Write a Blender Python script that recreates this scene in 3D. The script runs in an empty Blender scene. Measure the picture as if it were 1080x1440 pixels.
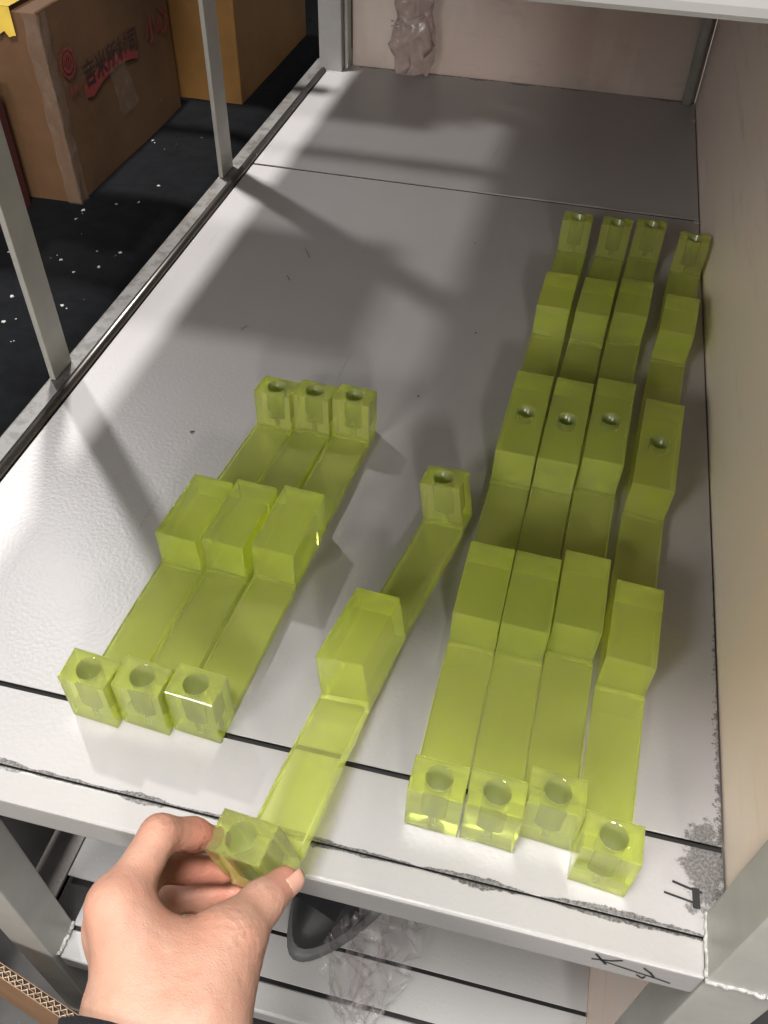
import bpy, bmesh, math, random
from mathutils import Vector, Matrix, noise
random.seed(7)
sc = bpy.context.scene
col = sc.collection

# ------------------------------------------------------------------ camera
cam_d = bpy.data.cameras.new('camera')
cam = bpy.data.objects.new('camera', cam_d)
col.objects.link(cam)
cam_d.sensor_fit = 'VERTICAL'
cam_d.sensor_height = 36.0
cam_d.lens = 36.0 * 1202.44 / 1440.0
cam_d.clip_start = 0.01
cam_d.clip_end = 60.0
RX, UX, FX = (0.9725, 0.2318, 0.0215), (-0.1817, 0.6981, 0.6926), (-0.1455, 0.6775, -0.7210)
m = Matrix(((RX[0], UX[0], -FX[0]), (RX[1], UX[1], -FX[1]), (RX[2], UX[2], -FX[2])))
q = m.to_quaternion(); q.normalize()
cam.matrix_world = Matrix.Translation((0, 0, 0.53626)) @ q.to_matrix().to_4x4()
sc.camera = cam

# ------------------------------------------------------------------ light
world = bpy.data.worlds.new('World')
sc.world = world
world.use_nodes = True
wb = world.node_tree.nodes['Background']
wb.inputs['Color'].default_value = (0.93, 0.95, 1.0, 1)
wb.inputs['Strength'].default_value = 0.15

def area(name, loc, target, size, power, color):
    d = bpy.data.lights.new(name, 'AREA')
    d.shape = 'DISK'; d.size = size; d.energy = power; d.color = color
    o = bpy.data.objects.new(name, d); col.objects.link(o)
    o.location = loc
    o.rotation_euler = (Vector(target) - Vector(loc)).to_track_quat('-Z', 'Y').to_euler()
    return o

area('room_lamp', (-0.88, -1.32, 1.08), (-0.05, 0.5, 0), 0.50, 16, (1.0, 0.95, 0.88))
area('room_lamp', (0.50, -1.60, 0.95), (-0.05, 0.6, 0), 0.22, 14, (1.0, 0.95, 0.90))
area('room_lamp', (-0.15, -0.20, 2.00), (-0.05, 0.2, 0), 0.60, 50, (1.0, 0.98, 0.95))
area('aisle_lamp', (-2.05, 2.20, 2.65), (-0.30, 0.45, 0), 0.17, 40, (1.0, 0.97, 0.95))
area('aisle_lamp', (-0.78, 1.30, 2.20), (-0.45, 1.1, 0), 0.10, 62, (1.0, 0.98, 0.95))

sc.view_settings.view_transform = 'Standard'
sc.view_settings.look = 'None'
sc.view_settings.exposure = 0.44
sc.view_settings.gamma = 1.0
sc.render.engine = 'CYCLES'
cy = sc.cycles
cy.max_bounces = 20; cy.transmission_bounces = 16; cy.glossy_bounces = 8
cy.diffuse_bounces = 5; cy.transparent_max_bounces = 16
cy.sample_clamp_indirect = 60.0
cy.blur_glossy = 0.15
cy.volume_bounces = 6
cy.use_denoising = True

# ------------------------------------------------------------------ helpers
def tag(o, label=None, cat=None, group=None, kind=None):
    if label: o['label'] = label
    if cat: o['category'] = cat
    if group: o['group'] = group
    if kind: o['kind'] = kind
    return o

def empty(name, loc=(0, 0, 0), rz=0.0, **k):
    o = bpy.data.objects.new(name, None)
    o.empty_display_size = 0.02
    col.objects.link(o)
    o.location = loc; o.rotation_euler = (0, 0, rz)
    return tag(o, **k)

def link(name, me, mat, parent=None):
    o = bpy.data.objects.new(name, me)
    if mat is not None:
        if len(me.materials): me.materials.clear()
        me.materials.append(mat)
    col.objects.link(o)
    if parent: o.parent = parent
    return o

def mesh_bm(name, bm, mat, parent=None, smooth=False):
    bmesh.ops.recalc_face_normals(bm, faces=bm.faces[:])
    me = bpy.data.meshes.new(name)
    bm.to_mesh(me); bm.free()
    if smooth:
        for f in me.polygons: f.use_smooth = True
    return link(name, me, mat, parent)

def box_bm(x0, x1, y0, y1, z0, z1, bev=0.0, seg=2, bm=None):
    t = bmesh.new()
    bmesh.ops.create_cube(t, size=1.0)
    for v in t.verts:
        v.co = Vector((x0 + (v.co.x + .5) * (x1 - x0), y0 + (v.co.y + .5) * (y1 - y0), z0 + (v.co.z + .5) * (z1 - z0)))
    if bev > 0:
        bmesh.ops.bevel(t, geom=t.edges[:] , offset=bev, segments=seg, profile=0.6, affect='EDGES')
    if bm is None: return t
    me = bpy.data.meshes.new('tmp'); t.to_mesh(me); t.free(); bm.from_mesh(me); bpy.data.meshes.remove(me)
    return bm

def box(name, x0, x1, y0, y1, z0, z1, mat, parent=None, bev=0.001, seg=2):
    return mesh_bm(name, box_bm(x0, x1, y0, y1, z0, z1, bev, seg), mat, parent)

def tube_bm(pts, rads, n=12, bm=None, cap=True):
    bm = bm or bmesh.new()
    rings = []
    for i, p in enumerate(pts):
        p = Vector(p)
        a = Vector(pts[max(i - 1, 0)]); b = Vector(pts[min(i + 1, len(pts) - 1)])
        t = (b - a).normalized()
        ref = Vector((0, 0, 1)) if abs(t.z) < .9 else Vector((1, 0, 0))
        u = t.cross(ref).normalized(); w = u.cross(t)
        r = rads[i] if isinstance(rads, (list, tuple)) else rads
        rings.append([bm.verts.new(p + u * r * math.cos(2 * math.pi * k / n) + w * r * math.sin(2 * math.pi * k / n)) for k in range(n)])
    for a, b in zip(rings, rings[1:]):
        for k in range(n):
            bm.faces.new((a[k], a[(k + 1) % n], b[(k + 1) % n], b[k]))
    if cap:
        bm.faces.new(rings[0][::-1]); bm.faces.new(rings[-1])
    return bm

# ---- node helpers
class N:
    def __init__(s, name):
        s.m = bpy.data.materials.new(name); s.m.use_nodes = True
        s.t = s.m.node_tree; s.n = s.t.nodes; s.l = s.t.links
        s.b = s.n['Principled BSDF']; s.out = s.n['Material Output']
        s.pos = s.n.new('ShaderNodeTexCoord').outputs['Object']
    def new(s, t, **k):
        x = s.n.new(t)
        for a, b in k.items(): setattr(x, a, b)
        return x
    def put(s, sock, v):
        if hasattr(v, 'is_linked') or isinstance(v, bpy.types.NodeSocket): s.l.new(v, sock)
        elif v is not None: sock.default_value = v
    def math(s, op, a, b=0.0, c=None, clamp=False):
        x = s.new('ShaderNodeMath', operation=op, use_clamp=clamp)
        s.put(x.inputs[0], a); s.put(x.inputs[1], b)
        if c is not None: s.put(x.inputs[2], c)
        return x.outputs[0]
    def scale(s, v):
        x = s.new('ShaderNodeMapping'); s.l.new(s.pos, x.inputs['Vector']); x.inputs['Scale'].default_value = v
        return x.outputs[0]
    def noise(s, sc_, detail=4, rough=.55, vec=None, dist=0.0):
        x = s.new('ShaderNodeTexNoise'); s.l.new(vec or s.pos, x.inputs['Vector'])
        x.inputs['Scale'].default_value = sc_; x.inputs['Detail'].default_value = detail
        x.inputs['Roughness'].default_value = rough; x.inputs['Distortion'].default_value = dist
        return x.outputs['Fac']
    def ramp(s, f, a, b, smooth=True):
        x = s.new('ShaderNodeMapRange'); x.interpolation_type = 'SMOOTHSTEP' if smooth else 'LINEAR'
        s.put(x.inputs[0], f); s.put(x.inputs[1], a); s.put(x.inputs[2], b)
        return x.outputs[0]
    def mix(s, f, a, b):
        x = s.new('ShaderNodeMix', data_type='RGBA')
        s.put(x.inputs[0], f)
        for k, v in ((6, a), (7, b)):
            if isinstance(v, tuple): x.inputs[k].default_value = v + (1,) if len(v) == 3 else v
            else: s.l.new(v, x.inputs[k])
        return x.outputs[2]
    def bump(s, h, strength=.2, dist=.001, prev=None):
        x = s.new('ShaderNodeBump'); x.inputs['Strength'].default_value = strength; x.inputs['Distance'].default_value = dist
        s.l.new(h, x.inputs['Height'])
        if prev: s.l.new(prev, x.inputs['Normal'])
        return x.outputs[0]
    def xyz(s):
        x = s.new('ShaderNodeSeparateXYZ'); s.l.new(s.pos, x.inputs[0]); return x.outputs
    def set(s, col_=None, rough=None, normal=None, **k):
        if col_ is not None:
            if isinstance(col_, tuple): s.b.inputs['Base Color'].default_value = col_ + (1,)
            else: s.l.new(col_, s.b.inputs['Base Color'])
        if rough is not None: s.put(s.b.inputs['Roughness'], rough)
        if normal is not None: s.l.new(normal, s.b.inputs['Normal'])
        for a, b in k.items(): s.put(s.b.inputs[a], b)
        return s.m

# ------------------------------------------------------------------ materials
def mat_sheet(name, base, rough=.35, dirt=True):
    n = N(name); x, y, z = n.xyz()
    big = n.ramp(n.noise(7, 5, .6), .35, .75)
    c = n.mix(big, base, tuple(v * .96 for v in base))
    streak = n.ramp(n.noise(9, 5, .65, n.scale((1.6, .25, 1))), .45, .80)
    c = n.mix(n.math('MULTIPLY', streak, .35), c, tuple(v * .86 for v in base))
    hair = n.ramp(n.noise(70, 3, .5, n.scale((1, .05, 1))), .715, .735)
    c = n.mix(n.math('MULTIPLY', hair, .25), c, tuple(v * .60 for v in base))
    speck = n.ramp(n.noise(210, 2, .5), .77, .80)
    c = n.mix(n.math('MULTIPLY', speck, .5), c, (.12, .11, .10))
    if dirt:
        jag = n.noise(95, 6, .75)
        jag2 = n.noise(300, 4, .7)
        # grime packed along the front joint
        wd = n.math('MULTIPLY', n.ramp(n.noise(14, 3), .30, .66), .0044)
        d = n.math('ABSOLUTE', n.math('SUBTRACT', y, .2114))
        k = n.math('SUBTRACT', n.math('MULTIPLY', n.math('ADD', jag, jag2), wd), d)
        g1 = n.math('MULTIPLY', n.ramp(k, 0.0, .0006), 1.15, clamp=True)
        # grime where the sheet meets the right hand panel
        e = n.math('SUBTRACT', .1705, x)
        near = n.ramp(y, .55, .24)
        wd2 = n.math('ADD', .004, n.math('MULTIPLY', near, .012))
        k2 = n.math('SUBTRACT', n.math('MULTIPLY', n.math('MULTIPLY', jag, n.ramp(jag2, .3, .7)), wd2), e)
        g2 = n.ramp(k2, -.0005, .0012)
        # grime at the rear joint
        e3 = n.math('SUBTRACT', 1.541, y)
        k3 = n.math('SUBTRACT', n.math('MULTIPLY', jag, n.ramp(n.noise(20, 3), .3, .7)), n.math('MULTIPLY', e3, 40.0))
        g3 = n.ramp(k3, 0.0, .1)
        dx = n.math('SUBTRACT', x, .158); dy = n.math('MULTIPLY', n.math('SUBTRACT', y, .256), .55)
        rr = n.math('SQRT', n.math('ADD', n.math('MULTIPLY', dx, dx), n.math('MULTIPLY', dy, dy)))
        k4 = n.math('SUBTRACT', n.math('MULTIPLY', n.math('MULTIPLY', n.noise(170, 6, .78), n.noise(60, 3)), .060), rr)
        g4 = n.math('MULTIPLY', n.ramp(k4, -.001, .003), .85)
        # smears of rubbed-in dirt
        sm_ = n.ramp(n.noise(13, 7, .72, n.scale((1, .5, 1))), .56, .80)
        c = n.mix(n.math('MULTIPLY', sm_, .16), c, (.16, .15, .14))
        g = n.math('MAXIMUM', n.math('MAXIMUM', g1, g4), n.math('MAXIMUM', g2, g3))
        g = n.math('MULTIPLY', g, n.math('ADD', .45, n.math('MULTIPLY', n.ramp(n.noise(520, 5, .75), .36, .60), .50)))
        c = n.mix(g, c, (.045, .042, .040))
    peel = n.noise(300, 1, .5)
    nb = n.bump(peel, .11, .0012)
    r = rough
    return n.set(c, r, nb, **{'Specular IOR Level': .5})

def mat_panel(name, base):
    n = N(name)
    big = n.ramp(n.noise(3.2, 5, .6), .3, .75)
    c = n.mix(big, base, (base[0] * 1.06, base[1] * .93, base[2] * .86))
    st = n.ramp(n.noise(16, 7, .7, n.scale((1, .25, 2.2))), .52, .80)
    c = n.mix(n.math('MULTIPLY', st, .55), c, (.36, .29, .25))
    lt = n.ramp(n.noise(5, 4, .6, n.scale((1, 1.3, .35))), .50, .66)
    c = n.mix(n.math('MULTIPLY', lt, .35), c, (.84, .76, .68))
    sc1 = n.ramp(n.noise(60, 4, .6, n.scale((1, 3, .12))), .70, .74)
    c = n.mix(n.math('MULTIPLY', sc1, .5), c, (.80, .76, .72))
    return n.set(c, n.math('ADD', .30, n.math('MULTIPLY', n.noise(9, 4), .2)), n.bump(n.noise(120, 4), .06, .001))

def mat_plain(name, base, rough=.5, nscale=30, namp=.25, bump=.1, metallic=0.0):
    n = N(name)
    f = n.ramp(n.noise(nscale, 6, .65), .3, .75)
    c = n.mix(f, base, tuple(v * (1 - namp) for v in base))
    return n.set(c, n.math('ADD', rough - .06, n.math('MULTIPLY', n.noise(nscale * 2, 4), .14)),
                 n.bump(n.noise(nscale * 6, 4, .6), bump, .001), Metallic=metallic)

def mat_resin(name='translucent_resin', r0=.04, tw=.875):
    n = N(name)
    cloud = n.noise(38, 4, .6)
    c = n.mix(n.ramp(cloud, .3, .7), (.93, 1.0, .38), (.96, 1.0, .48))
    drag = n.noise(120, 3, .6, n.scale((1, .10, 1)))
    fine = n.noise(700, 2, .5)
    nb = n.bump(drag, .05, .0005)
    nb = n.bump(fine, .02, .0003, nb)
    r = n.math('ADD', r0, n.math('MULTIPLY', n.ramp(n.noise(30, 5, .7), .45, .85), .12))
    n.set(c, r, nb, IOR=1.49, **{'Transmission Weight': tw})
    tr = n.new('ShaderNodeBsdfTranslucent')
    tr.inputs['Color'].default_value = (.88, .98, .14, 1)
    mx = n.new('ShaderNodeMixShader'); mx.inputs[0].default_value = .02
    n.l.new(n.b.outputs[0], mx.inputs[1]); n.l.new(tr.outputs[0], mx.inputs[2])
    n.l.new(mx.outputs[0], n.out.inputs['Surface'])
    vs = n.new('ShaderNodeVolumeScatter')
    vs.inputs['Color'].default_value = (.98, 1.0, .45, 1); vs.inputs['Density'].default_value = 17.0
    vs.inputs['Anisotropy'].default_value = .2
    va = n.new('ShaderNodeVolumeAbsorption')
    va.inputs['Color'].default_value = (.95, 1.0, .0, 1); va.inputs['Density'].default_value = 26.0
    ad = n.new('ShaderNodeAddShader')
    n.l.new(vs.outputs[0], ad.inputs[0]); n.l.new(va.outputs[0], ad.inputs[1])
    n.l.new(ad.outputs[0], n.out.inputs['Volume'])
    return n.m

def mat_skin():
    n = N('skin')
    a = n.ramp(n.noise(24, 5, .6), .3, .72)
    c = n.mix(a, (.46, .275, .20), (.42, .22, .152))
    b = n.ramp(n.noise(90, 5, .65), .50, .72)
    c = n.mix(n.math('MULTIPLY', b, .35), c, (.50, .20, .14))
    at = n.new('ShaderNodeAttribute'); at.attribute_name = 'flush'
    c = n.mix(n.math('MULTIPLY', at.outputs['Fac'], .50), c, (.52, .15, .10))
    fr = n.ramp(n.noise(420, 2, .5), .70, .78)
    c = n.mix(n.math('MULTIPLY', fr, .25), c, (.36, .15, .10))
    vor = n.new('ShaderNodeTexVoronoi'); vor.feature = 'DISTANCE_TO_EDGE'; vor.inputs['Scale'].default_value = 520
    n.l.new(n.scale((1, 1.5, 1)), vor.inputs['Vector'])
    nb = n.bump(vor.outputs['Distance'], .22, .0007)
    nb = n.bump(n.noise(120, 6, .7, n.scale((1, 1, 2.2))), .42, .0018, nb)
    n.set(c, .56, nb, **{'Subsurface Weight': .20, 'Subsurface Scale': .004, 'Specular IOR Level': .38})
    n.b.inputs['Subsurface Radius'].default_value = (1.0, .35, .18)
    return n.m

def mat_card(name, base, amp=.25, tape=False):
    n = N(name)
    f = n.ramp(n.noise(9, 6, .65), .3, .75)
    c = n.mix(f, base, tuple(v * (1 - amp) for v in base))
    g = n.noise(14, 5, .6, n.scale((1, 1, .1)))
    c = n.mix(n.math('MULTIPLY', n.ramp(g, .5, .8), .3), c, tuple(v * .55 for v in base))
    w = n.ramp(n.noise(22, 7, .75), .66, .74)
    c = n.mix(n.math('MULTIPLY', w, .30), c, (.50, .42, .34))
    return n.set(c, .62, n.bump(n.noise(60, 5), .15, .002))

def mat_film(name, alpha, tint):
    n = N(name)
    tr = n.new('ShaderNodeBsdfTransparent'); tr.inputs[0].default_value = (.93, .92, .92, 1)
    n.set(tint, .10, n.bump(n.noise(130, 5, .6), .25, .002), **{'Specular IOR Level': .9})
    mx = n.new('ShaderNodeMixShader')
    f = n.math('ADD', alpha - .08, n.math('MULTIPLY', n.ramp(n.noise(40, 5, .7), .45, .8), .25))
    n.put(mx.inputs[0], f)
    n.l.new(tr.outputs[0], mx.inputs[1]); n.l.new(n.b.outputs[0], mx.inputs[2])
    n.l.new(mx.outputs[0], n.out.inputs['Surface'])
    return n.m

M = {}
M['sheet'] = mat_sheet('painted_sheet_metal', (.350, .336, .335))
M['sheet_low'] = mat_sheet('painted_lower_sheet', (.38, .376, .372), dirt=False)
M['beam_dirty'] = mat_sheet('painted_front_beam', (.345, .333, .325), .36)
M['beam'] = mat_plain('painted_beam', (.36, .348, .340), .32, 20, .12, .05)
M['post'] = mat_plain('painted_post', (.40, .392, .36), .38, 16, .16, .06)
def mat_worn(name, base):
    n = N(name)
    a = n.ramp(n.noise(55, 6, .7), .46, .60)
    c = n.mix(n.math('MULTIPLY', a, .75), base, (.075, .068, .06))
    b = n.ramp(n.noise(18, 4, .6), .5, .7)
    c = n.mix(n.math('MULTIPLY', b, .4), c, (.16, .13, .11))
    return n.set(c, .5, n.bump(n.noise(160, 5), .3, .001))
M['worn'] = mat_worn('worn_painted_beam', (.15, .145, .14))
M['panel'] = mat_panel('painted_side_panel', (.84, .75, .68))
M['panel_back'] = mat_panel('painted_back_panel', (.52, .45, .415))
M['dark'] = mat_plain('dark_gap', (.018, .017, .016), .7)
M['steel'] = mat_plain('dark_steel', (.16, .145, .135), .28, 14, .4, .05, .9)
M['resin'] = mat_resin()
M['resin_bore'] = mat_resin('rough_resin_bore', .22, .83)
M['skin'] = mat_skin()
M['nail'] = N('nail').set((.60, .33, .25), .32)
M['black_cloth'] = mat_plain('black_cloth', (.012, .012, .016), .85, 60, .3, .4)
M['rubber'] = mat_plain('black_mat_rubber', (.006, .0065, .0075), .9, 40, .35, .5)
M['rubber'].node_tree.nodes['Principled BSDF'].inputs['Specular IOR Level'].default_value = .08
M['shoe'] = mat_plain('black_shoe_upper', (.012, .012, .013), .55, 30, .3, .2)
M['sole'] = mat_plain('grey_sole', (.10, .10, .10), .5, 30, .3, .2)
M['card'] = mat_card('brown_cardboard', (.120, .060, .026))
M['card_orange'] = mat_card('orange_cardboard', (.20, .095, .02))
M['card_red'] = mat_card('red_cardboard', (.055, .009, .009))
M['card_edge'] = mat_plain('cardboard_flute', (.62, .47, .33), .7)
M['card_in'] = mat_card('carton_liner', (.33, .185, .10))
M['tape_y'] = mat_plain('yellow_tape', (.70, .50, .08), .35)
M['tape_c'] = mat_film('clear_tape', .24, (.34, .27, .22))
M['ink_black'] = mat_plain('black_ink', (.035, .015, .015), .6)
M['ink_red'] = mat_plain('red_ink', (.22, .035, .03), .6)
M['marker'] = mat_plain('marker_ink', (.015, .014, .016), .5)
M['film'] = mat_film('clear_plastic_film', .13, (.86, .84, .84))
M['film_pink'] = mat_film('pink_plastic_film', .62, (.55, .43, .40))
M['flake'] = mat_plain('plastic_flake', (.36, .35, .33), .4)
M['weld'] = mat_plain('weld_blob', (.50, .49, .46), .4, 90, .5, .6)
M['concrete'] = mat_plain('floor_concrete', (.05, .048, .046), .7, 8, .4, .3)

# ------------------------------------------------------------------ setting
tag(box('floor', -3.0, 2.0, -2.6, 4.2, -.66, -.62, M['concrete'], bev=0), kind='structure')

# ------------------------------------------------------------------ the rack
rack = empty('metal_rack', (0, 0, 0), label='painted grey metal shelf rack on which the yellow-green bars lie', cat='rack')
R = rack
# working shelf, three sheets over a dark tray
box('shelf_sheet', -.4465, .1695, .2702, 1.1216, -.0016, 0, M['sheet'], R, .0004, 1)
box('shelf_sheet', -.4465, .1695, .2118, .2660, -.0016, 0, M['sheet'], R, .0004, 1)
box('shelf_sheet', -.4465, .1695, 1.1262, 1.5405, -.0016, .0004, M['sheet'], R, .0004, 1)
box('shelf_tray', -.447, .1705, .2100, 1.541, -.022, -.0060, M['dark'], R, 0)
box('front_beam', -.520, .1575, .1885, .2112, -.0300, -.0004, M['beam_dirty'], R, .0026, 3)
box('side_beam', -.4800, -.4595, .210, 1.56, -.040, -.0008, M['worn'], R, .002, 2)
mesh_bm('edge_rail', tube_bm([(-.4530, .15, .0016), (-.4530, 1.10, .0016), (-.4530, 1.50, .0010)], .0052, 14), M['steel'], R, True)
box('right_panel', .1712, .1735, .228, 1.56, -.030, .56, M['panel'], R, .0006, 1)
box('back_panel', -.412, .1700, 1.5425, 1.5450, -.030, .56, M['panel_back'], R, .0006, 1)
# posts
box('post', -.4775, -.4715, .600, .634, -.0006, .512, M['post'], R, .0012, 2)
box('post', -.4775, -.4715, 1.070, 1.110, -.0006, .512, M['post'], R, .0012, 2)
b3 = box_bm(-.4600, -.4205, 1.5020, 1.5400, -.62, .54, .002, 2)
mesh_bm('post', b3, M['beam'], R)
box('post_flange', -.4195, -.4135, 1.5180, 1.5420, .0008, .54, M['post'], R, .001, 1)
box('post', .1580, .2000, .1880, .2265, -.62, .56, M['post'], R, .0022, 3)
box('post', -.4040, -.3640, .1905, .2285, -.62, -.0310, M['post'], R, .0022, 3)
mesh_bm('corner_pipe', tube_bm([(.1565, 1.530, .001), (.1565, 1.530, .54)], .0085, 16), M['post'], R, True)
# upper shelf
box('upper_shelf', -.49, .1705, .2090, 1.56, .514, .516, M['sheet_low'], R, 0)
box('upper_beam', -.520, .1570, .1885, .2085, .4852, .5150, M['beam'], R, .003, 3)
# lower shelf
zl = -.400
box('lower_sheet', -.392, .1600, .2705, 1.10, zl - .002, zl, M['sheet_low'], R, .0004, 1)
box('lower_sheet', -.362, .1600, .2260, .2665, zl - .002, zl, M['sheet_low'], R, .0004, 1)
box('lower_tray', -.392, .160, .222, 1.10, zl - .03, zl - .008, M['dark'], R, 0)
box('lower_beam', -.3625, .1575, .1950, .2225, zl - .030, zl - .002, M['sheet_low'], R, .003, 3)
box('lower_side_beam', -.432, -.3935, .229, 1.56, zl - .03, zl - .004, M['steel'], R, .002, 2)
box('lower_panel', .1602, .1628, .2300, 1.10, zl - .03, -.0320, M['panel'], R, 0)

# weld beads and blobs in the corners
def blobs(name, spots, mat, parent):
    for (x, y, z, r) in spots:
        bm = bmesh.new()
        mtx = Matrix.Translation((x, y, z)) @ Matrix.Diagonal((1, 1, .30, 1))
        g = bmesh.ops.create_icosphere(bm, subdivisions=2, radius=r, matrix=mtx)
        for v in g['verts']:
            v.co += noise.noise_vector(v.co * 260) * r * .45
        mesh_bm(name, bm, mat, parent, True)
rw = random.Random(3)
blobs('weld_bead', [(.1672, 1.117, .001, .004), (.1668, 1.46, .001, .004)], M['weld'], R)
def seam(p0, p1, r, mat, n=40, seed=1.0):
    p0, p1 = Vector(p0), Vector(p1)
    pts = [p0.lerp(p1, i / n) + noise.noise_vector(Vector((i * .45, seed, 0))) * r * .7 for i in range(n + 1)]
    rs = [r * (.75 + .5 * abs(noise.noise((i * .7, seed * 3, 1)))) for i in range(n + 1)]
    bm = tube_bm(pts, rs, 8)
    return mesh_bm('weld_seam', bm, mat, R, True)
seam((.157, .1878, -.0005), (.201, .1872, -.0012), .0019, M['beam'], 40, 2.2)
seam((.1578, .1890, .0002), (.1580, .2270, .0002), .0017, M['weld'], 30, 5.1)
seam((-.3625, .196, zl + .0005), (-.3625, .229, zl + .0005), .0026, M['weld'], 26, 8.4)
blobs('weld_bead', [(-.459 + .007 * i, 1.4985, .001, rw.uniform(.002, .0032)) for i in range(5)], M['beam'], R)

# marker writing on the front beam: strokes lying on its front face
def stroke(bm, pts, w, y):
    for (a, b) in zip(pts, pts[1:]):
        a = Vector((a[0], y, a[1])); b = Vector((b[0], y, b[1]))
        t = (b - a).normalized(); nrm = Vector((t.z, 0, -t.x)) * w * .5
        e = t * w * .3
        vs = [bm.verts.new(p) for p in (a - e + nrm, a - e - nrm, b + e - nrm, b + e + nrm)]
        bm.faces.new(vs)
bm = bmesh.new()
stroke(bm, [(.0955, -.0040), (.1000, -.0110), (.1035, -.0165)], .0016, .1882)
stroke(bm, [(.1105, -.0040), (.1055, -.0085), (.0950, -.0130)], .0016, .1881)
stroke(bm, [(.1000, -.0120), (.1150, -.0150), (.1340, -.0185), (.1420, -.0205)], .0012, .1880)
stroke(bm, [(.1240, -.0070), (.1290, -.0120), (.1325, -.0180)], .0013, .1879)
stroke(bm, [(.1225, -.0200), (.1265, -.0235), (.1275, -.0195)], .0011, .1878)
mesh_bm('marker_writing', bm, M['marker'], R)
# marker strokes and scratches on the front sheet near the right post
bm = bmesh.new()
def flat_stroke(bm, pts, w, z):
    for a, b in zip(pts, pts[1:]):
        a = Vector((a[0], a[1], z)); b = Vector((b[0], b[1], z)); t = (b - a).normalized()
        nrm = Vector((-t.y, t.x, 0)) * w * .5
        bm.faces.new([bm.verts.new(p) for p in (a + nrm, a - nrm, b - nrm, b + nrm)])
flat_stroke(bm, [(.138, .2405), (.148, .2385), (.156, .2375)], .0016, .0004)
flat_stroke(bm, [(.133, .2325), (.145, .2310), (.153, .2300)], .0014, .0005)
flat_stroke(bm, [(.152, .2395), (.1525, .2270)], .0045, .0006)
mesh_bm('marker_strokes', bm, M['marker'], R)
# small marks on the main sheet
for (x, y, l, a, w) in [(-.3085, .560, .004, .6, .0026), (-.112, .668, .002, 0, .002), (-.074, .792, .0022, .4, .0018), (-.106, .985, .0022, .3, .0018), (-.305, .845, .012, 2.2, .0008), (-.320, .735, .010, 1.2, .0007), (-.300, .905, .022, 2.1, .0007)]:
    d = Vector((math.cos(a), math.sin(a), 0)) * l * .5
    bm = bmesh.new()
    flat_stroke(bm, [(x - d.x, y - d.y), (x + d.x * .2, y + d.y * .3), (x + d.x, y + d.y)], w, .0009)
    mesh_bm('scuff_mark', bm, M['marker'], R)

# ------------------------------------------------------------------ neighbour bench with black mat and cartons
ZM = -.100
bench = empty('side_rack', (0, 0, 0), label='neighbouring low rack left of the grey one, carrying the cartons on a black mat', cat='rack')
box('bench_top', -1.50, -.575, .30, 2.60, ZM - .06, ZM - .012, M['dark'], bench, .004, 2)
for (x, y) in ((-1.46, .34), (-.62, .34), (-1.46, 2.5), (-.62, 2.5)):
    box('leg', x - .02, x + .02, y - .02, y + .02, -.62, ZM - .0605, M['steel'], bench, .002, 1)
    box('added_slat_post', x - .02, x + .02, y - .02, y + .02, ZM - .0110, .495, M['post'], bench, .002, 1)  # added out of view, only to carry the shadow-casting slats
box('added_slat_rail', -1.48, -1.44, .34, 2.52, .4960, .5180, M['post'], bench, .002, 1)  # added support for the slats below
for (x1, y0, y1) in ((-.560, 1.010, 1.200), (-.500, 1.372, 1.398), (-.585, 1.480, 1.760), (-.585, 2.30, 2.52), (-.585, .32, .40)):
    box('shadow_slat', -1.48, x1, y0, y1, .5185, .5300, M['post'], bench, .002, 1)  # unseen slats, added to throw shadow bands across the grey shelf
bm = bmesh.new()
nx, ny = 40, 90
grid = [[None] * (ny + 1) for _ in range(nx + 1)]
for i in range(nx + 1):
    for j in range(ny + 1):
        x = -1.50 + i / nx * .95; y = .30 + j / ny * 2.3
        z = ZM + noise.noise((x * 9, y * 9, 0)) * .0025
        e = max(0, x + .585)
        z -= e * e * 30
        x2 = x + noise.noise((y * 6, 3.1, 0)) * .008 * (i / nx) ** 6
        grid[i][j] = bm.verts.new((x2, y, z))
for i in range(nx):
    for j in range(ny):
        bm.faces.new((grid[i][j], grid[i + 1][j], grid[i + 1][j + 1], grid[i][j + 1]))
mat_o = mesh_bm('black_mat', bm, M['rubber'], None, True)
tag(mat_o, 'black rubber mat littered with plastic flakes under the cartons', 'mat')
sol = mat_o.modifiers.new('thick', 'SOLIDIFY'); sol.thickness = .006; sol.offset = -1

rd = random.Random(11)
bm = bmesh.new()
def flake(bm, c, r):
    k = rd.randint(4, 6); a0 = rd.uniform(0, 6)
    top = [bm.verts.new(c + Vector((math.cos(a0 + 6.283 * i / k) * r * rd.uniform(.5, 1.2), math.sin(a0 + 6.283 * i / k) * r * rd.uniform(.5, 1.2), .0009 + rd.uniform(0, r * .5)))) for i in range(k)]
    bot = [bm.verts.new(v.co - Vector((0, 0, .0008))) for v in top]
    bm.faces.new(top); bm.faces.new(bot[::-1])
    for i in range(k): bm.faces.new((top[i], bot[i], bot[(i + 1) % k], top[(i + 1) % k]))
for i in range(150):
    x = rd.uniform(-.73, -.60); y = rd.choice((rd.gauss(.95, .12), rd.uniform(.65, 1.6)))
    if i % 5 == 0: x = rd.uniform(-.86, -.72); y = rd.uniform(.6, .98)
    flake(bm, Vector((x, y, ZM + .0042)), rd.choice((.0009, .0012, .0016, .0022, .0034)))
deb = mesh_bm('debris', bm, M['flake'])
tag(deb, 'white plastic flakes scattered on the black mat', 'debris', kind='stuff')

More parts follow.
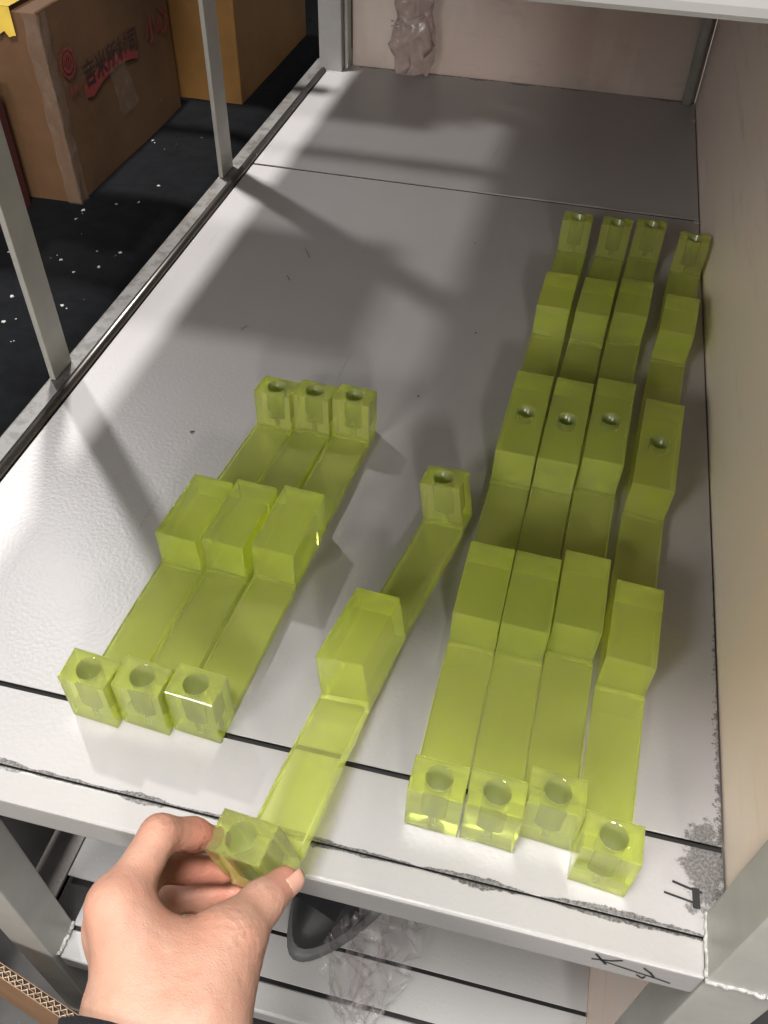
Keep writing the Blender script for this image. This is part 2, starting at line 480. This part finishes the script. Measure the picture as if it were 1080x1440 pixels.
def carton(name, x0, x1, y0, y1, z0, z1, mat, label, loc_parts=None):
    t = empty(name, (0, 0, 0), label=label, cat='box')
    bm = box_bm(x0, x1, y0, y1, z0, z1)
    bmesh.ops.subdivide_edges(bm, edges=bm.edges[:], cuts=14, use_grid_fill=True)
    for v in bm.verts:
        v.co += noise.noise_vector(v.co * 4) * .0016 + noise.noise_vector(v.co * 24) * .0005
    bmesh.ops.bevel(bm, geom=[e for e in bm.edges if e.calc_face_angle(0) > .8], offset=.0015, segments=1, affect='EDGES')
    mesh_bm('carton_body', bm, mat, t, False)
    return t
b1 = carton('cardboard_box', -1.10, -.732, 1.116, 1.512, ZM + .004, .170, M['card'], 'brown cardboard box with red round print and dark characters on its side')
b2 = carton('cardboard_box', -1.05, -.628, 1.552, 1.96, ZM + .004, .66, M['card_orange'], 'orange cardboard box standing behind the printed brown box')  # unseen upper part made taller to block the aisle lamp
b4 = carton('cardboard_box', -1.20, -.803, .62, 1.095, ZM + .004, .085, M['card_red'], 'dark red cardboard box at the left picture edge behind the near post')
# tape on the brown box
bm = bmesh.new()
def patch(bm, f, nu, nv):
    g = [[bm.verts.new(f(i / nu, j / nv)) for j in range(nv + 1)] for i in range(nu + 1)]
    for i in range(nu):
        for j in range(nv): bm.faces.new((g[i][j], g[i + 1][j], g[i + 1][j + 1], g[i][j + 1]))
def tape1(u, v):   # down the near corner edge
    a = (u - .5) * .045; w = .003 * noise.noise((v * 9, u * 3, 0))
    z = .168 - v * .27
    return Vector((-.7285 + min(0, a), 1.1128 + max(0, a) , z)) + Vector((w, w, 0))
patch(bm, tape1, 10, 24)
mesh_bm('clear_tape', bm, M['tape_c'], b1, True)
bm = bmesh.new()
patch(bm, lambda u, v: Vector((-.7280, 1.270 + u * .055 + .012 * noise.noise((v * 3, u, 2)) + v * .02, .048 - v * .075)), 6, 12)
mesh_bm('clear_tape', bm, M['tape_c'], b1, True)
bm = bmesh.new()
patch(bm, lambda u, v: Vector((-.795 + u * .032, 1.1085, .176 - v * (.035 + .012 * noise.noise((u * 11, 2, 0)))) ), 6, 6)
patch(bm, lambda u, v: Vector((-.795 + u * .032, 1.1085 + v * .10, .1765)), 2, 4)
mesh_bm('yellow_tape', bm, M['tape_y'], b1)
# print on the brown box: ring logo, characters and red shapes
def face_text(body, size, y, z, mat, name, shear=0.0):
    cu = bpy.data.curves.new('t', 'FONT'); cu.body = body; cu.size = size; cu.shear = shear
    cu.offset = size * .018
    o = bpy.data.objects.new('t', cu); col.objects.link(o)
    dg = bpy.context.evaluated_depsgraph_get()
    me = bpy.data.meshes.new_from_object(o.evaluated_get(dg))
    bpy.data.objects.remove(o)
    for v in me.vertices:
        v.co = Vector((-.7284, y + v.co.x, z + v.co.y))
    link(name, me, mat, b1)
bm = bmesh.new()
def disc(bm, y, z, r0, r1, x=-.7290, n=36):
    a = [bm.verts.new((x, y + math.cos(6.2832 * i / n) * r0, z + math.sin(6.2832 * i / n) * r0)) for i in range(n)]
    b = [bm.verts.new((x, y + math.cos(6.2832 * i / n) * r1, z + math.sin(6.2832 * i / n) * r1)) for i in range(n)]
    for i in range(n): bm.faces.new((a[i], a[(i + 1) % n], b[(i + 1) % n], b[i]))
disc(bm, 1.164, .093, .0205, .0165)
disc(bm, 1.164, .093, .0140, .0100, n=12)
for k in (-1, 0, 1):
    vs = [bm.verts.new((-.7289, 1.164 + k * .006 + dy, .093 + dz)) for dy, dz in ((-.003, -.012), (.0005, -.012), (.003, .012), (-.0005, .012))]
    bm.faces.new(vs)
mesh_bm('printed_logo', bm, M['ink_red'], b1)
bm = bmesh.new()
vs = [bm.verts.new((-.7292, y, z)) for y, z in ((1.192, .052), (1.194, .034), (1.215, .030), (1.250, .040), (1.30, .046), (1.345, .040), (1.372, .034), (1.376, .044), (1.345, .055), (1.30, .061), (1.24, .060))]
bm.faces.new(vs)
bmesh.ops.triangulate(bm, faces=bm.faces[:])
mesh_bm('printed_red_shape', bm, M['ink_red'], b1)
face_text('吉米所村司', .037, 1.196, .050, M['ink_black'], 'printed_characters')
face_text('吉米', .013, 1.150, .052, M['ink_red'], 'printed_characters')
face_text('小心', .045, 1.41, .045, M['ink_red'], 'printed_characters')

# ------------------------------------------------------------------ translucent bars
W = .035; T = .0102
def ring_pts(hw, hl, n):
    out = []
    ca = math.atan2(hl, hw)
    angs = []
    q4 = n // 4
    # corners are exact, points spread evenly in angle between them
    cs = [ca, math.pi - ca, math.pi + ca, 2 * math.pi - ca, 2 * math.pi + ca]
    for k in range(4):
        for j in range(q4): angs.append(cs[k] + (cs[k + 1] - cs[k]) * j / q4)
    for a in angs:
        c, s = math.cos(a), math.sin(a)
        k = min(hw / abs(c) if abs(c) > 1e-9 else 1e9, hl / abs(s) if abs(s) > 1e-9 else 1e9)
        out.append((c * k, s * k, a))
    return out
def block_hole(y0, y1, z0, z1, r1, r2, zs, n=32, ch=.0007):
    """block with a stepped round bore (r1 down to zs, then r2 down to z0; r2=0 blind)"""
    bm = bmesh.new(); cyy = (y0 + y1) / 2; hl = (y1 - y0) / 2; hw = W / 2 - .0002
    def rect(z, ins): return [bm.verts.new((p[0], cyy + p[1], z)) for p in ring_pts(hw - ins, hl - ins, n)]
    angs = [p[2] for p in ring_pts(hw, hl, n)]
    def circ(z, r): return [bm.verts.new((r * math.cos(a), cyy + r * math.sin(a), z)) for a in angs]
    loops = [rect(z0, ch), rect(z0 + ch, 0), rect(z1 - ch, 0), rect(z1, ch), circ(z1, r1 + .0004), circ(z1 - .0004, r1), circ(zs, r1)]
    if r2 > 0: loops += [circ(zs, r2), circ(z0, r2)]
    nl = len(loops)
    rng = range(nl) if r2 > 0 else range(nl - 1)
    for i in rng:
        a, b = loops[i], loops[(i + 1) % nl]
        for k in range(n):
            f = bm.faces.new((a[k], a[(k + 1) % n], b[(k + 1) % n], b[k]))
            if r2 > 0 and i in (5, 7) or r2 <= 0 and i == 5: f.smooth = True
            if i >= 4 and not (r2 > 0 and i == nl - 1): f.material_index = 1 if i > 4 else 0
    if r2 <= 0:
        bm.faces.new(loops[-1]).material_index = 1; bm.faces.new(loops[0][::-1])
    return bm
def block_plain(y0, y1, z0, z1, ch=.0009, n=4):
    bm = box_bm(-W / 2 + .0002, W / 2 - .0002, y0, y1, z0, z1, ch, 2)
    return bm
def strip_bm(y0, y1, nseg=26):
    bm = bmesh.new(); c = .0007; h = W / 2
    prof = [(-h + c, .0003), (h - c, .0003), (h, .0003 + c), (h, T - c), (h - c, T), (-h + c, T), (-h, T - c), (-h, .0003 + c)]
    rg = [[bm.verts.new((x, y0 + (y1 - y0) * i / nseg, z)) for x, z in prof] for i in range(nseg + 1)]
    for a, b in zip(rg, rg[1:]):
        for k in range(8): bm.faces.new((a[k], a[(k + 1) % 8], b[(k + 1) % 8], b[k]))
    bm.faces.new(rg[0][::-1]); bm.faces.new(rg[-1])
    return bm
GAP = .00012
def build_bar(root, L, es, H, mids, warp, rn):
    """mids: (y0, y1, height, bore radius)"""
    ends = []
    for (a, b) in ((0, es), (L - es, L)):
        dz = rn.uniform(-.0008, .0008)
        bm = block_hole(a, b, .0003, H + dz, .0084, .0026, H * .36)
        ends.append(('end_block', bm))
    cuts = [es] + [v_ for m_ in mids for v_ in m_[:2]] + [L - es]
    parts = [('strip', strip_bm(a + GAP, b - GAP, max(6, int((b - a) / .012)))) for a, b in zip(cuts[::2], cuts[1::2])] + ends
    for (a, b, h, r) in mids:
        if r > 0: bm = block_hole(a, b, .0003, h, r, 0, h * .62)
        else: bm = block_plain(a, b, .0003, h)
        parts.append(('middle_block', bm))
    for name, bm in parts:
        for v in bm.verts:
            w = noise.noise_vector(v.co * 40 + Vector((rn_off, 0, 0))) * .00035
            v.co = warp(v.co + w)
        o_ = mesh_bm(name, bm, M['resin'], root)
        o_.data.materials.append(M['resin_bore'])
def bow_warp(L, bow):
    return lambda c: Vector((c.x + bow * 4 * (c.y / L) * (1 - c.y / L), c.y, c.z))

G_S = 'short translucent bars'; G_L = 'long translucent bars'
LS, HS, ES = .3456, .0490, .0240
MID_S = [(.1402, .2097, .0440, 0)]
LL, HL = .7678, .0493
MID_L = [(.1409, .2128, .0450, 0), (.3222, .4403, .0450, .0085), (.5582, .6295, .0450, 0)]
rn = random.Random(5)
def place(x, y, th, off=0): # near left corner -> base centre of the bar
    a = math.radians(th)
    return (x + W / 2 * math.cos(a), y + W / 2 * math.sin(a), 0), a
SHORT = [(-.2730, .2570, -4.45, -.0050, 'short yellow-green translucent bar, leftmost of the three pushed together on the shelf'),
         (-.2362, .2600, -4.25, -.0045, 'short yellow-green translucent bar, middle one of the three pushed together on the shelf'),
         (-.2000, .2630, -4.25, -.0010, 'short yellow-green translucent bar, right one of the three pushed together, beside the held bar')]
rn_off = 0.0
for (x, y, th, bow, lab) in SHORT:
    loc, a = place(x, y, th)
    e = empty('translucent_bar', loc, a, label=lab, cat='plastic bar', group=G_S)
    rn_off += 3.7
    build_bar(e, LS, ES, HS, MID_S, bow_warp(LS, bow), rn)
LONG = [(-.0313, .2364, -2.08, -.0041, 'long yellow-green translucent bar with five blocks, leftmost of the four long ones'),
        (.0047, .2356, -2.88, -.0083, 'long yellow-green translucent bar, second from the left among the four long ones'),
        (.0400, .2456, -3.23, -.0079, 'long yellow-green translucent bar, third from the left, its near end set back'),
        (.0742, .2257, -4.38, -.0061, 'long yellow-green translucent bar, rightmost, nearest the side panel and set apart')]
for (x, y, th, bow, lab) in LONG:
    loc, a = place(x, y, th)
    e = empty('translucent_bar', loc, a, label=lab, cat='plastic bar', group=G_L)
    rn_off += 3.7
    build_bar(e, LL, ES, HL, MID_L, bow_warp(LL, bow), rn)
# the held bar, bent and rolled by the hand
PN, PM, PF = Vector((-.0988, .1722, .0375)), Vector((-.0835, .3320, .0095)), Vector((-.0515, .5020, .0042))
TM = Vector((.15, .985, -.045)).normalized(); TN = Vector((.13, .98, .06)).normalized()
def held(s):
    if s < .170:
        t = (s - .012) / .158; k = (PM - PN).length * 1.05
        h00 = 2 * t ** 3 - 3 * t ** 2 + 1; h10 = t ** 3 - 2 * t ** 2 + t; h01 = -2 * t ** 3 + 3 * t ** 2; h11 = t ** 3 - t ** 2
        return PN * h00 + TN * k * h10 + PM * h01 + TM * k * h11
    t = (s - .170) / .162; k = (PF - PM).length; TF = Vector((.16, .985, -.02)).normalized()
    h00 = 2 * t ** 3 - 3 * t ** 2 + 1; h10 = t ** 3 - 2 * t ** 2 + t; h01 = -2 * t ** 3 + 3 * t ** 2; h11 = t ** 3 - t ** 2
    return PM * h00 + TM * k * h10 + PF * h01 + TF * k * h11
def held_warp(c):
    s0 = c.y
    s = .012 if s0 < ES else (.332 if s0 > LS - ES else s0)
    t = (held(s + .001) - held(s - .001)).normalized()
    k = max(0, min(1, (.17 - s) / .158))
    roll = math.radians(-10 - 2 * k)
    up = Vector((0, 0, 1)); r = t.cross(up).normalized(); u = r.cross(t)
    r2 = r * math.cos(roll) - u * math.sin(roll); u2 = r * math.sin(roll) + u * math.cos(roll)
    return held(s) + t * (s0 - s) + r2 * c.x + u2 * c.z - HB
HB = PF.copy(); HB.z = 0
e = empty('translucent_bar', HB, 0, label='short yellow-green translucent bar tilted and held at its near end by the hand', cat='plastic bar', group=G_S)
rn_off += 3.7
build_bar(e, LS, ES, HS, MID_S, held_warp, rn)

# ------------------------------------------------------------------ the hand
J = {'wrist0': (-97.7, 47.6, 94.5, 34), 'wrist': (-110.3, 75.4, 91.2, 33),
     'imcp': (-150.6, 118.1, 103.4, 12.6), 'ipip': (-146.4, 155.6, 101.7, 9.6), 'idip': (-135.1, 166.6, 82.1, 8.6), 'itip': (-126.5, 171.0, 70.6, 7.6),
     'mmcp': (-155.4, 115.4, 75.0, 11.2), 'mpip': (-156.1, 150.4, 62.8, 9.2), 'mdip': (-141.5, 160.1, 49.6, 8.2), 'mtip': (-122.5, 166.0, 42.0, 7.4),
     'rmcp': (-157.6, 111.5, 41.0, 11.0), 'rpip': (-155.6, 146.3, 25.5, 9), 'rdip': (-138.2, 155.8, 22.6, 8), 'rtip': (-115.0, 163.0, 20.5, 7.2),
     'lmcp': (-158.2, 108.5, 12.7, 11), 'lpip': (-152.4, 137.1, -4.5, 8.4), 'ldip': (-137.1, 147.9, -7.2, 7.4),
     'tcmc': (-95.9, 86.6, 96.0, 17.0), 'tmcp': (-94.9, 117.1, 94.0, 15.0), 'tip_': (-87.8, 140.3, 86.6, 10.8), 'ttip': (-80.7, 155.1, 79.7, 8.4)}
J = {k: (Vector(v[:3]) * .001, v[3] * .001) for k, v in J.items()}
person = empty('person', (-.0977, .0476, .06), label='bare left hand with a black cuff pinching the near end of the tilted bar', cat='person')
import numpy as np
def seg_d(P, a, ra, b, rb):
    a = np.array(a); b = np.array(b); ab = b - a
    t = np.clip(((P - a) @ ab) / (ab @ ab), 0, 1)
    return np.linalg.norm(P - a - t[..., None] * ab, axis=-1) - (ra + (rb - ra) * t)
def smin(a, b, k):
    h = np.clip(.5 + .5 * (b - a) / k, 0, 1)
    return b * (1 - h) + a * h - k * h * (1 - h)
vox = .0016
lo = np.array((-.190, .028, -.026)); hi = np.array((-.045, .195, .142))
sh = np.ceil((hi - lo) / vox).astype(int)
gx, gy, gz = [lo[i] + vox * np.arange(sh[i]) for i in range(3)]
P = np.stack(np.meshgrid(gx, gy, gz, indexing='ij'), -1)
def chain(names, k=.005):
    d = None
    for a, b in zip(names, names[1:]):
        e = seg_d(P, J[a][0], J[a][1], J[b][0], J[b][1])
        d = e if d is None else smin(d, e, k)
    for nm in names[1:-1]:   # a skin fold round each joint
        pass
    return d
W0, WR = J['wrist0'][0], J['wrist'][0]
side = Vector((1, 0, .1)).normalized()
palm = None
def addp(a, ra, b, rb, k=.013):
    global palm
    e = seg_d(P, a, ra, b, rb)
    palm = e if palm is None else smin(palm, e, k)
for off in (-.018, -.006, .006, .018):
    addp(W0 + side * off, .0190, WR + side * off, .0185)
addp(WR - side * .020, .018, J['mmcp'][0], .0130)
addp(WR - side * .006, .018, J['imcp'][0], .0122)
addp(WR + side * .004, .017, J['imcp'][0].lerp(WR, .12), .0118)
addp(WR + side * .016, .018, J['tmcp'][0], .0140)
addp(J['tcmc'][0], .018, J['tmcp'][0], .0142)
addp(WR - side * .018 - Vector((0, 0, .016)), .020, J['rmcp'][0], .013)
addp(WR - side * .012 - Vector((0, 0, .028)), .019, J['lmcp'][0], .012)
addp(J['imcp'][0], .0122, J['mmcp'][0], .013)
addp(J['mmcp'][0], .013, J['rmcp'][0], .013)
addp(J['rmcp'][0], .013, J['lmcp'][0], .012)
# web between thumb and forefinger
addp(J['tmcp'][0].lerp(J['tcmc'][0], .55), .0130, J['imcp'][0].lerp(WR, .50), .0130)
addp(J['tmcp'][0].lerp(J['tcmc'][0], .22), .0105, J['imcp'][0].lerp(WR, .26), .0115)
addp(J['ldip'][0], .0095, J['tmcp'][0] - Vector((.004, -.004, .032)), .0105)
addp(J['tmcp'][0] - Vector((.006, .004, .022)), .0100, J['rpip'][0] + Vector((.010, -.014, 0)), .0090)
addp(J['tmcp'][0] - Vector((.010, .012, .030)), .0120, J['lpip'][0] + Vector((.010, -.016, 0)), .0100)
D = palm
fing = None
for ch in (('imcp', 'ipip', 'idip', 'itip'), ('mmcp', 'mpip', 'mdip', 'mtip'), ('rmcp', 'rpip', 'rdip', 'rtip'), ('lmcp', 'lpip', 'ldip')):
    e = chain(ch)
    fing = e if fing is None else smin(fing, e, .0015)
D = smin(D, fing, .006)
D = smin(D, chain(('tmcp', 'tip_', 'ttip')), .007)
# naive surface nets
ins = D < 0
cs = np.zeros([n - 1 for n in sh], int)
acc = np.zeros(list(cs.shape) + [3]); cnt = np.zeros(cs.shape)
sl = lambda o: tuple(slice(o[i], sh[i] - 1 + o[i]) for i in range(3))
corners = [(i, j, k) for i in (0, 1) for j in (0, 1) for k in (0, 1)]
for c0 in corners:
    for ax in range(3):
        if c0[ax]: continue
        c1 = list(c0); c1[ax] = 1
        d0 = D[sl(c0)]; d1 = D[sl(c1)]
        cr = (d0 < 0) != (d1 < 0)
        t = np.where(cr, d0 / np.where(cr, d0 - d1, 1), 0)
        pt = np.zeros(list(cs.shape) + [3])
        for q_ in range(3): pt[..., q_] = c0[q_]
        pt[..., ax] = t
        acc += pt * cr[..., None]; cnt += cr
act = cnt > 0
idx = -np.ones(cs.shape, int); idx[act] = np.arange(act.sum())
ijk = np.argwhere(act)
verts = lo + vox * (ijk + acc[act] / cnt[act][:, None])
quads = []
for ax in range(3):
    o1, o2 = [(1, 2), (2, 0), (0, 1)][ax]
    s0 = [slice(1, sh[i] - 1) for i in range(3)]; s1 = list(s0)
    s0[ax] = slice(0, sh[ax] - 1); s1[ax] = slice(1, sh[ax])
    i0 = ins[tuple(s0)]; i1 = ins[tuple(s1)]
    base = np.argwhere(i0 != i1)
    flip = i0[tuple(base.T)]
    off = np.ones(3, int); off[ax] = 0
    g = base + off            # grid edge start
    def cell(da, db):
        c = g.copy(); c[:, o1] -= da; c[:, o2] -= db
        return idx[tuple(c.T)]
    qd = np.stack([cell(1, 1), cell(0, 1), cell(0, 0), cell(1, 0)], 1)
    qd[~flip] = qd[~flip][:, ::-1]
    quads.append(qd)
quads = np.concatenate(quads); quads = quads[(quads >= 0).all(1)]
PL = np.array(person.location)
hm = bpy.data.meshes.new('hand')
hm.from_pydata((verts - PL).tolist(), [], quads.tolist()); hm.update()
bm = bmesh.new(); bm.from_mesh(hm)
for _ in range(3): bmesh.ops.smooth_vert(bm, verts=bm.verts[:], factor=.5, use_axis_x=True, use_axis_y=True, use_axis_z=True)
bm.normal_update()
# skin folds across the joints, knuckle and tendon relief
folds = []
for a, b, c in (('imcp', 'ipip', 'idip'), ('ipip', 'idip', 'itip'), ('mmcp', 'mpip', 'mdip'), ('mpip', 'mdip', 'mtip'), ('tmcp', 'tip_', 'ttip'), ('tcmc', 'tmcp', 'tip_')):
    tdir = (J[c][0] - J[a][0]).normalized()
    folds.append((J[b][0] - person.location, tdir, J[b][1]))
for v in bm.verts:
    c = v.co
    h = noise.noise(c * 55) * .0006 + noise.noise(c * 140) * .00022
    for p_, t_, r_ in folds:
        e = c - p_
        if e.length < r_ * 1.7:
            s_ = e.dot(t_) + noise.noise(c * 300) * .0006
            w_ = max(0, 1 - abs(s_) / (r_ * .75))
            h -= w_ * .00085 * max(0, math.cos(s_ * 2600)) ** 3
    v.co = c + v.normal * h
bm.to_mesh(hm); bm.free()
for f in hm.polygons: f.use_smooth = True
fl = hm.attributes.new('flush', 'FLOAT', 'POINT')
hot = [(J[k][0] - person.location, r_) for k, r_ in (('itip', .016), ('mtip', .016), ('rtip', .016), ('mdip', .014), ('ttip', .013), ('ipip', .010), ('idip', .012), ('imcp', .014), ('tmcp', .012))]
fl.data.foreach_set('value', [min(1.0, sum(math.exp(-((v.co - p_).length / r_) ** 2 * .9) for p_, r_ in hot)) for v in hm.vertices])
link('hand', hm, M['skin'], person)
# thumb nail
tp, tr_ = J['ttip']; td = (J['ttip'][0] - J['tip_'][0]).normalized()
cdir = (Vector((0, 0, .536)) - tp).normalized()
up = (cdir - td * cdir.dot(td)).normalized()
up = (up * .45 + Vector((.80, -.1, .0))).normalized(); up = (up - td * up.dot(td)).normalized()
sd = td.cross(up)
bm = bmesh.new()
def nailf(u, v):
    a = (u - .5) * 1.5; l = (v - .45) * .0125
    rr = tr_ + .0004 - max(0, v - .75) * .0045
    return tp + td * (l + .0015) + (up * math.cos(a) + sd * math.sin(a)) * rr - person.location
patch(bm, nailf, 8, 8)
nl = mesh_bm('thumb_nail', bm, M['nail'], person, True)
s2 = nl.modifiers.new('t', 'SOLIDIFY'); s2.thickness = .0006
# cuff
bm = bmesh.new()
ax = (W0 - WR).normalized(); sd = side; un = ax.cross(sd).normalized()
rings = []
for i in range(9):
    t = i / 8
    c = WR.lerp(W0, .30 + t * 2.4) ; rr = 1 + .10 * math.sin(t * 9) * .3
    rings.append([bm.verts.new(c + sd * math.cos(k * math.tau / 32) * .0400 * rr + un * math.sin(k * math.tau / 32) * .0245 * rr - person.location + noise.noise_vector(Vector((k, i, 0)) * .7) * .0012 + Vector((-.013, 0, 0))) for k in range(32)])
for a, b in zip(rings, rings[1:]):
    for k in range(32): bm.faces.new((a[k], a[(k + 1) % 32], b[(k + 1) % 32], b[k]))
cf = mesh_bm('sleeve_cuff', bm, M['black_cloth'], person, True)
s3 = cf.modifiers.new('t', 'SOLIDIFY'); s3.thickness = .003

# ------------------------------------------------------------------ things on the lower shelf
shoe = empty('black_shoe', (-.125, .262, zl), math.radians(-18), label='black shoe with grey rubber sole on the lower shelf beneath the front beam', cat='shoe')
def outline(t): # 0..1 round the sole, toe towards -y
    a = t * math.tau
    w = .046 * (1 - .18 * math.cos(a * 2 + .3)); l = .135
    x = math.sin(a) * w; y = -math.cos(a) * l + l - .012
    return x, y
def lof(levels, name, mat):
    bm = bmesh.new(); rg = []
    for (z, k, dy) in levels:
        rg.append([bm.verts.new((outline(i / 40)[0] * k, (outline(i / 40)[1] - .12) * k + .12 + dy, z)) for i in range(40)])
    for a, b in zip(rg, rg[1:]):
        for i in range(40): bm.faces.new((a[i], a[(i + 1) % 40], b[(i + 1) % 40], b[i]))
    bm.faces.new(rg[0][::-1]); bm.faces.new(rg[-1])
    return mesh_bm(name, bm, mat, shoe, True)
lof([(.0008, .97, 0), (.004, 1.03, 0), (.013, 1.05, 0), (.018, 1.0, 0)], 'sole', M['sole'])
lof([(.0182, .96, 0), (.026, .98, 0), (.040, .92, .004), (.052, .78, .012), (.060, .55, .03), (.063, .25, .06)], 'upper', M['shoe'])
bm = bmesh.new()
patch(bm, lambda u, v: Vector(((u - .5) * .05, .02 + v * .05, .0600 + .004 * v + .003 * math.sin(u * math.pi))), 6, 6)
mesh_bm('tongue', bm, M['black_cloth'], shoe, True)

def crumple(name, f, nu, nv, mat, label, loc, amp, seed):
    r_ = random.Random(int(seed * 10)); bm = bmesh.new(); g = []
    for i in range(nu + 1):
        row = []
        for j in range(nv + 1):
            u = i / nu; v = j / nv
            if 0 < i < nu: u += r_.uniform(-.45, .45) / nu
            if 0 < j < nv: v += r_.uniform(-.45, .45) / nv
            p = f(u, v) + Vector((r_.gauss(0, 1), r_.gauss(0, 1), r_.gauss(0, 1))) * amp * .5
            row.append(bm.verts.new(p))
        g.append(row)
    for i in range(nu):
        for j in range(nv):
            q = (g[i][j], g[i + 1][j], g[i + 1][j + 1], g[i][j + 1])
            if r_.random() < .5: bm.faces.new((q[0], q[1], q[2])); bm.faces.new((q[0], q[2], q[3]))
            else: bm.faces.new((q[0], q[1], q[3])); bm.faces.new((q[1], q[2], q[3]))
    bmesh.ops.subdivide_edges(bm, edges=bm.edges[:], cuts=2, use_grid_fill=True)
    bmesh.ops.smooth_vert(bm, verts=bm.verts[:], factor=.18, use_axis_x=True, use_axis_y=True, use_axis_z=True)
    o = mesh_bm(name, bm, mat, None, True)
    o.location = loc
    tag(o, label, 'bag')
    return o
def bag_front(u, v):
    # upper part rests on the lower shelf, the tip hangs over its front
    w = .135 * (1 - .75 * v ** 1.5); x = (u - .5) * w + .02 * v
    y = .075 - v * .115
    z = .012 + .026 * math.sin(math.pi * u) * (1 - .5 * v) + (.010 if v < .8 else 0)
    return Vector((x, y, z))
crumple('plastic_bag', bag_front, 17, 14, M['film'], 'crumpled clear plastic bag drooping over the lower shelf edge beside the shoe', (-.075, .245, zl), .011, 2.0)
def bag_back(u, v):
    a = u * math.tau; k = .75 + .25 * math.sin(math.pi * min(1, v * 1.4))
    return Vector((math.cos(a) * .036 * k, math.sin(a) * .013 * k, .008 + v * .15))
bb = crumple('plastic_bag', bag_back, 14, 9, M['film_pink'], 'pinkish printed plastic bag standing against the back panel', (-.300, 1.512, .0), .009, 6.0)
# print bars on that bag
bm = bmesh.new()
for (x, z, w, h) in [(-.035 + .009 * i, .088 - .002 * (i % 3), .005, .003) for i in range(6)] + [(-.035 + .009 * i, .081, .006, .0022) for i in range(6)]:
    vs = [bm.verts.new((x + a * w, -.0165, z + b * h)) for a, b in ((0, 0), (1, 0), (1, 1), (0, 1))]; bm.faces.new(vs)
mesh_bm('printed_lines', bm, M['flake'], bb)

# loose black strand on the lower shelf
st = mesh_bm('strand', tube_bm([(-.365, .330, zl + .001), (-.350, .322, zl + .0035), (-.335, .305, zl + .002), (-.322, .285, zl + .001), (-.318, .279, zl + .001)], .0009, 6), M['marker'], None, True)
tag(st, 'thin black strand curling on the lower shelf at lower left', 'strand')

# open carton at the lower left, its fluted wall edge towards the rack
A = Vector((-.395, .1665, -.352)); B = Vector((-.300, .1450, -.380))
d = (B - A).normalized()
ct = empty('open_carton', (A.x, A.y, -.62), label='open brown carton with fluted double wall edge at lower left corner', cat='box')
O = Vector((A.x, A.y, -.62))
A2 = A - d * .25; B2 = B + d * .12
nr = Vector((d.y, -d.x, 0)).normalized()   # towards the camera side
th = .0085
def wall(p0, p1, depth, name, mat, off, t):
    bm = bmesh.new(); vs = []
    for o_ in (off, off + t):
        for p in (p0, p1):
            vs.append(bm.verts.new(p + nr * o_ - O)); vs.append(bm.verts.new(p + nr * o_ + Vector((0, 0, -depth)) - O))
    for f in ((0, 1, 3, 2), (4, 6, 7, 5), (0, 2, 6, 4), (1, 5, 7, 3), (0, 4, 5, 1), (2, 3, 7, 6)): bm.faces.new([vs[i] for i in f])
    return mesh_bm(name, bm, mat, ct)
wall(A2, B2, .22, 'liner', M['card_in'], -.0006, .0006)
wall(A2, B2, .22, 'liner', M['card_in'], th * .5 - .0002, .0004)
wall(A2, B2, .22, 'liner', M['card_in'], th, .0008)
wall(A2 - Vector((0, 0, .006)), B2 - Vector((0, 0, .006)), .20, 'flute_core', M['dark'], .0004, th * .5 - .0008)
wall(A2 - Vector((0, 0, .006)), B2 - Vector((0, 0, .006)), .20, 'flute_core', M['dark'], th * .5 + .0004, th * .5 - .0008)
Lw = (B2 - A2).length; wl = .0072
for row, (o0, o1) in enumerate(((.0003, th * .5 - .0004), (th * .5 + .0004, th - .0003))):
    bm = bmesh.new(); k = 0; prev = None
    while k * wl * .5 < Lw:
        p = A2 + d * (k * wl * .5 + row * .002) + nr * (o0 if k % 2 else o1) - O
        cur = (bm.verts.new(p + Vector((0, 0, -.0002))), bm.verts.new(p + Vector((0, 0, -.006))))
        if prev: bm.faces.new((prev[0], cur[0], cur[1], prev[1]))
        prev = cur; k += 1
    fo = mesh_bm('flute', bm, M['card_edge'], ct)
    s = fo.modifiers.new('t', 'SOLIDIFY'); s.thickness = .0007
# the carton floor and near wall, outside the picture
wall(A2 + nr * .26, B2 + nr * .26, .22, 'liner', M['card_in'], 0, .004)
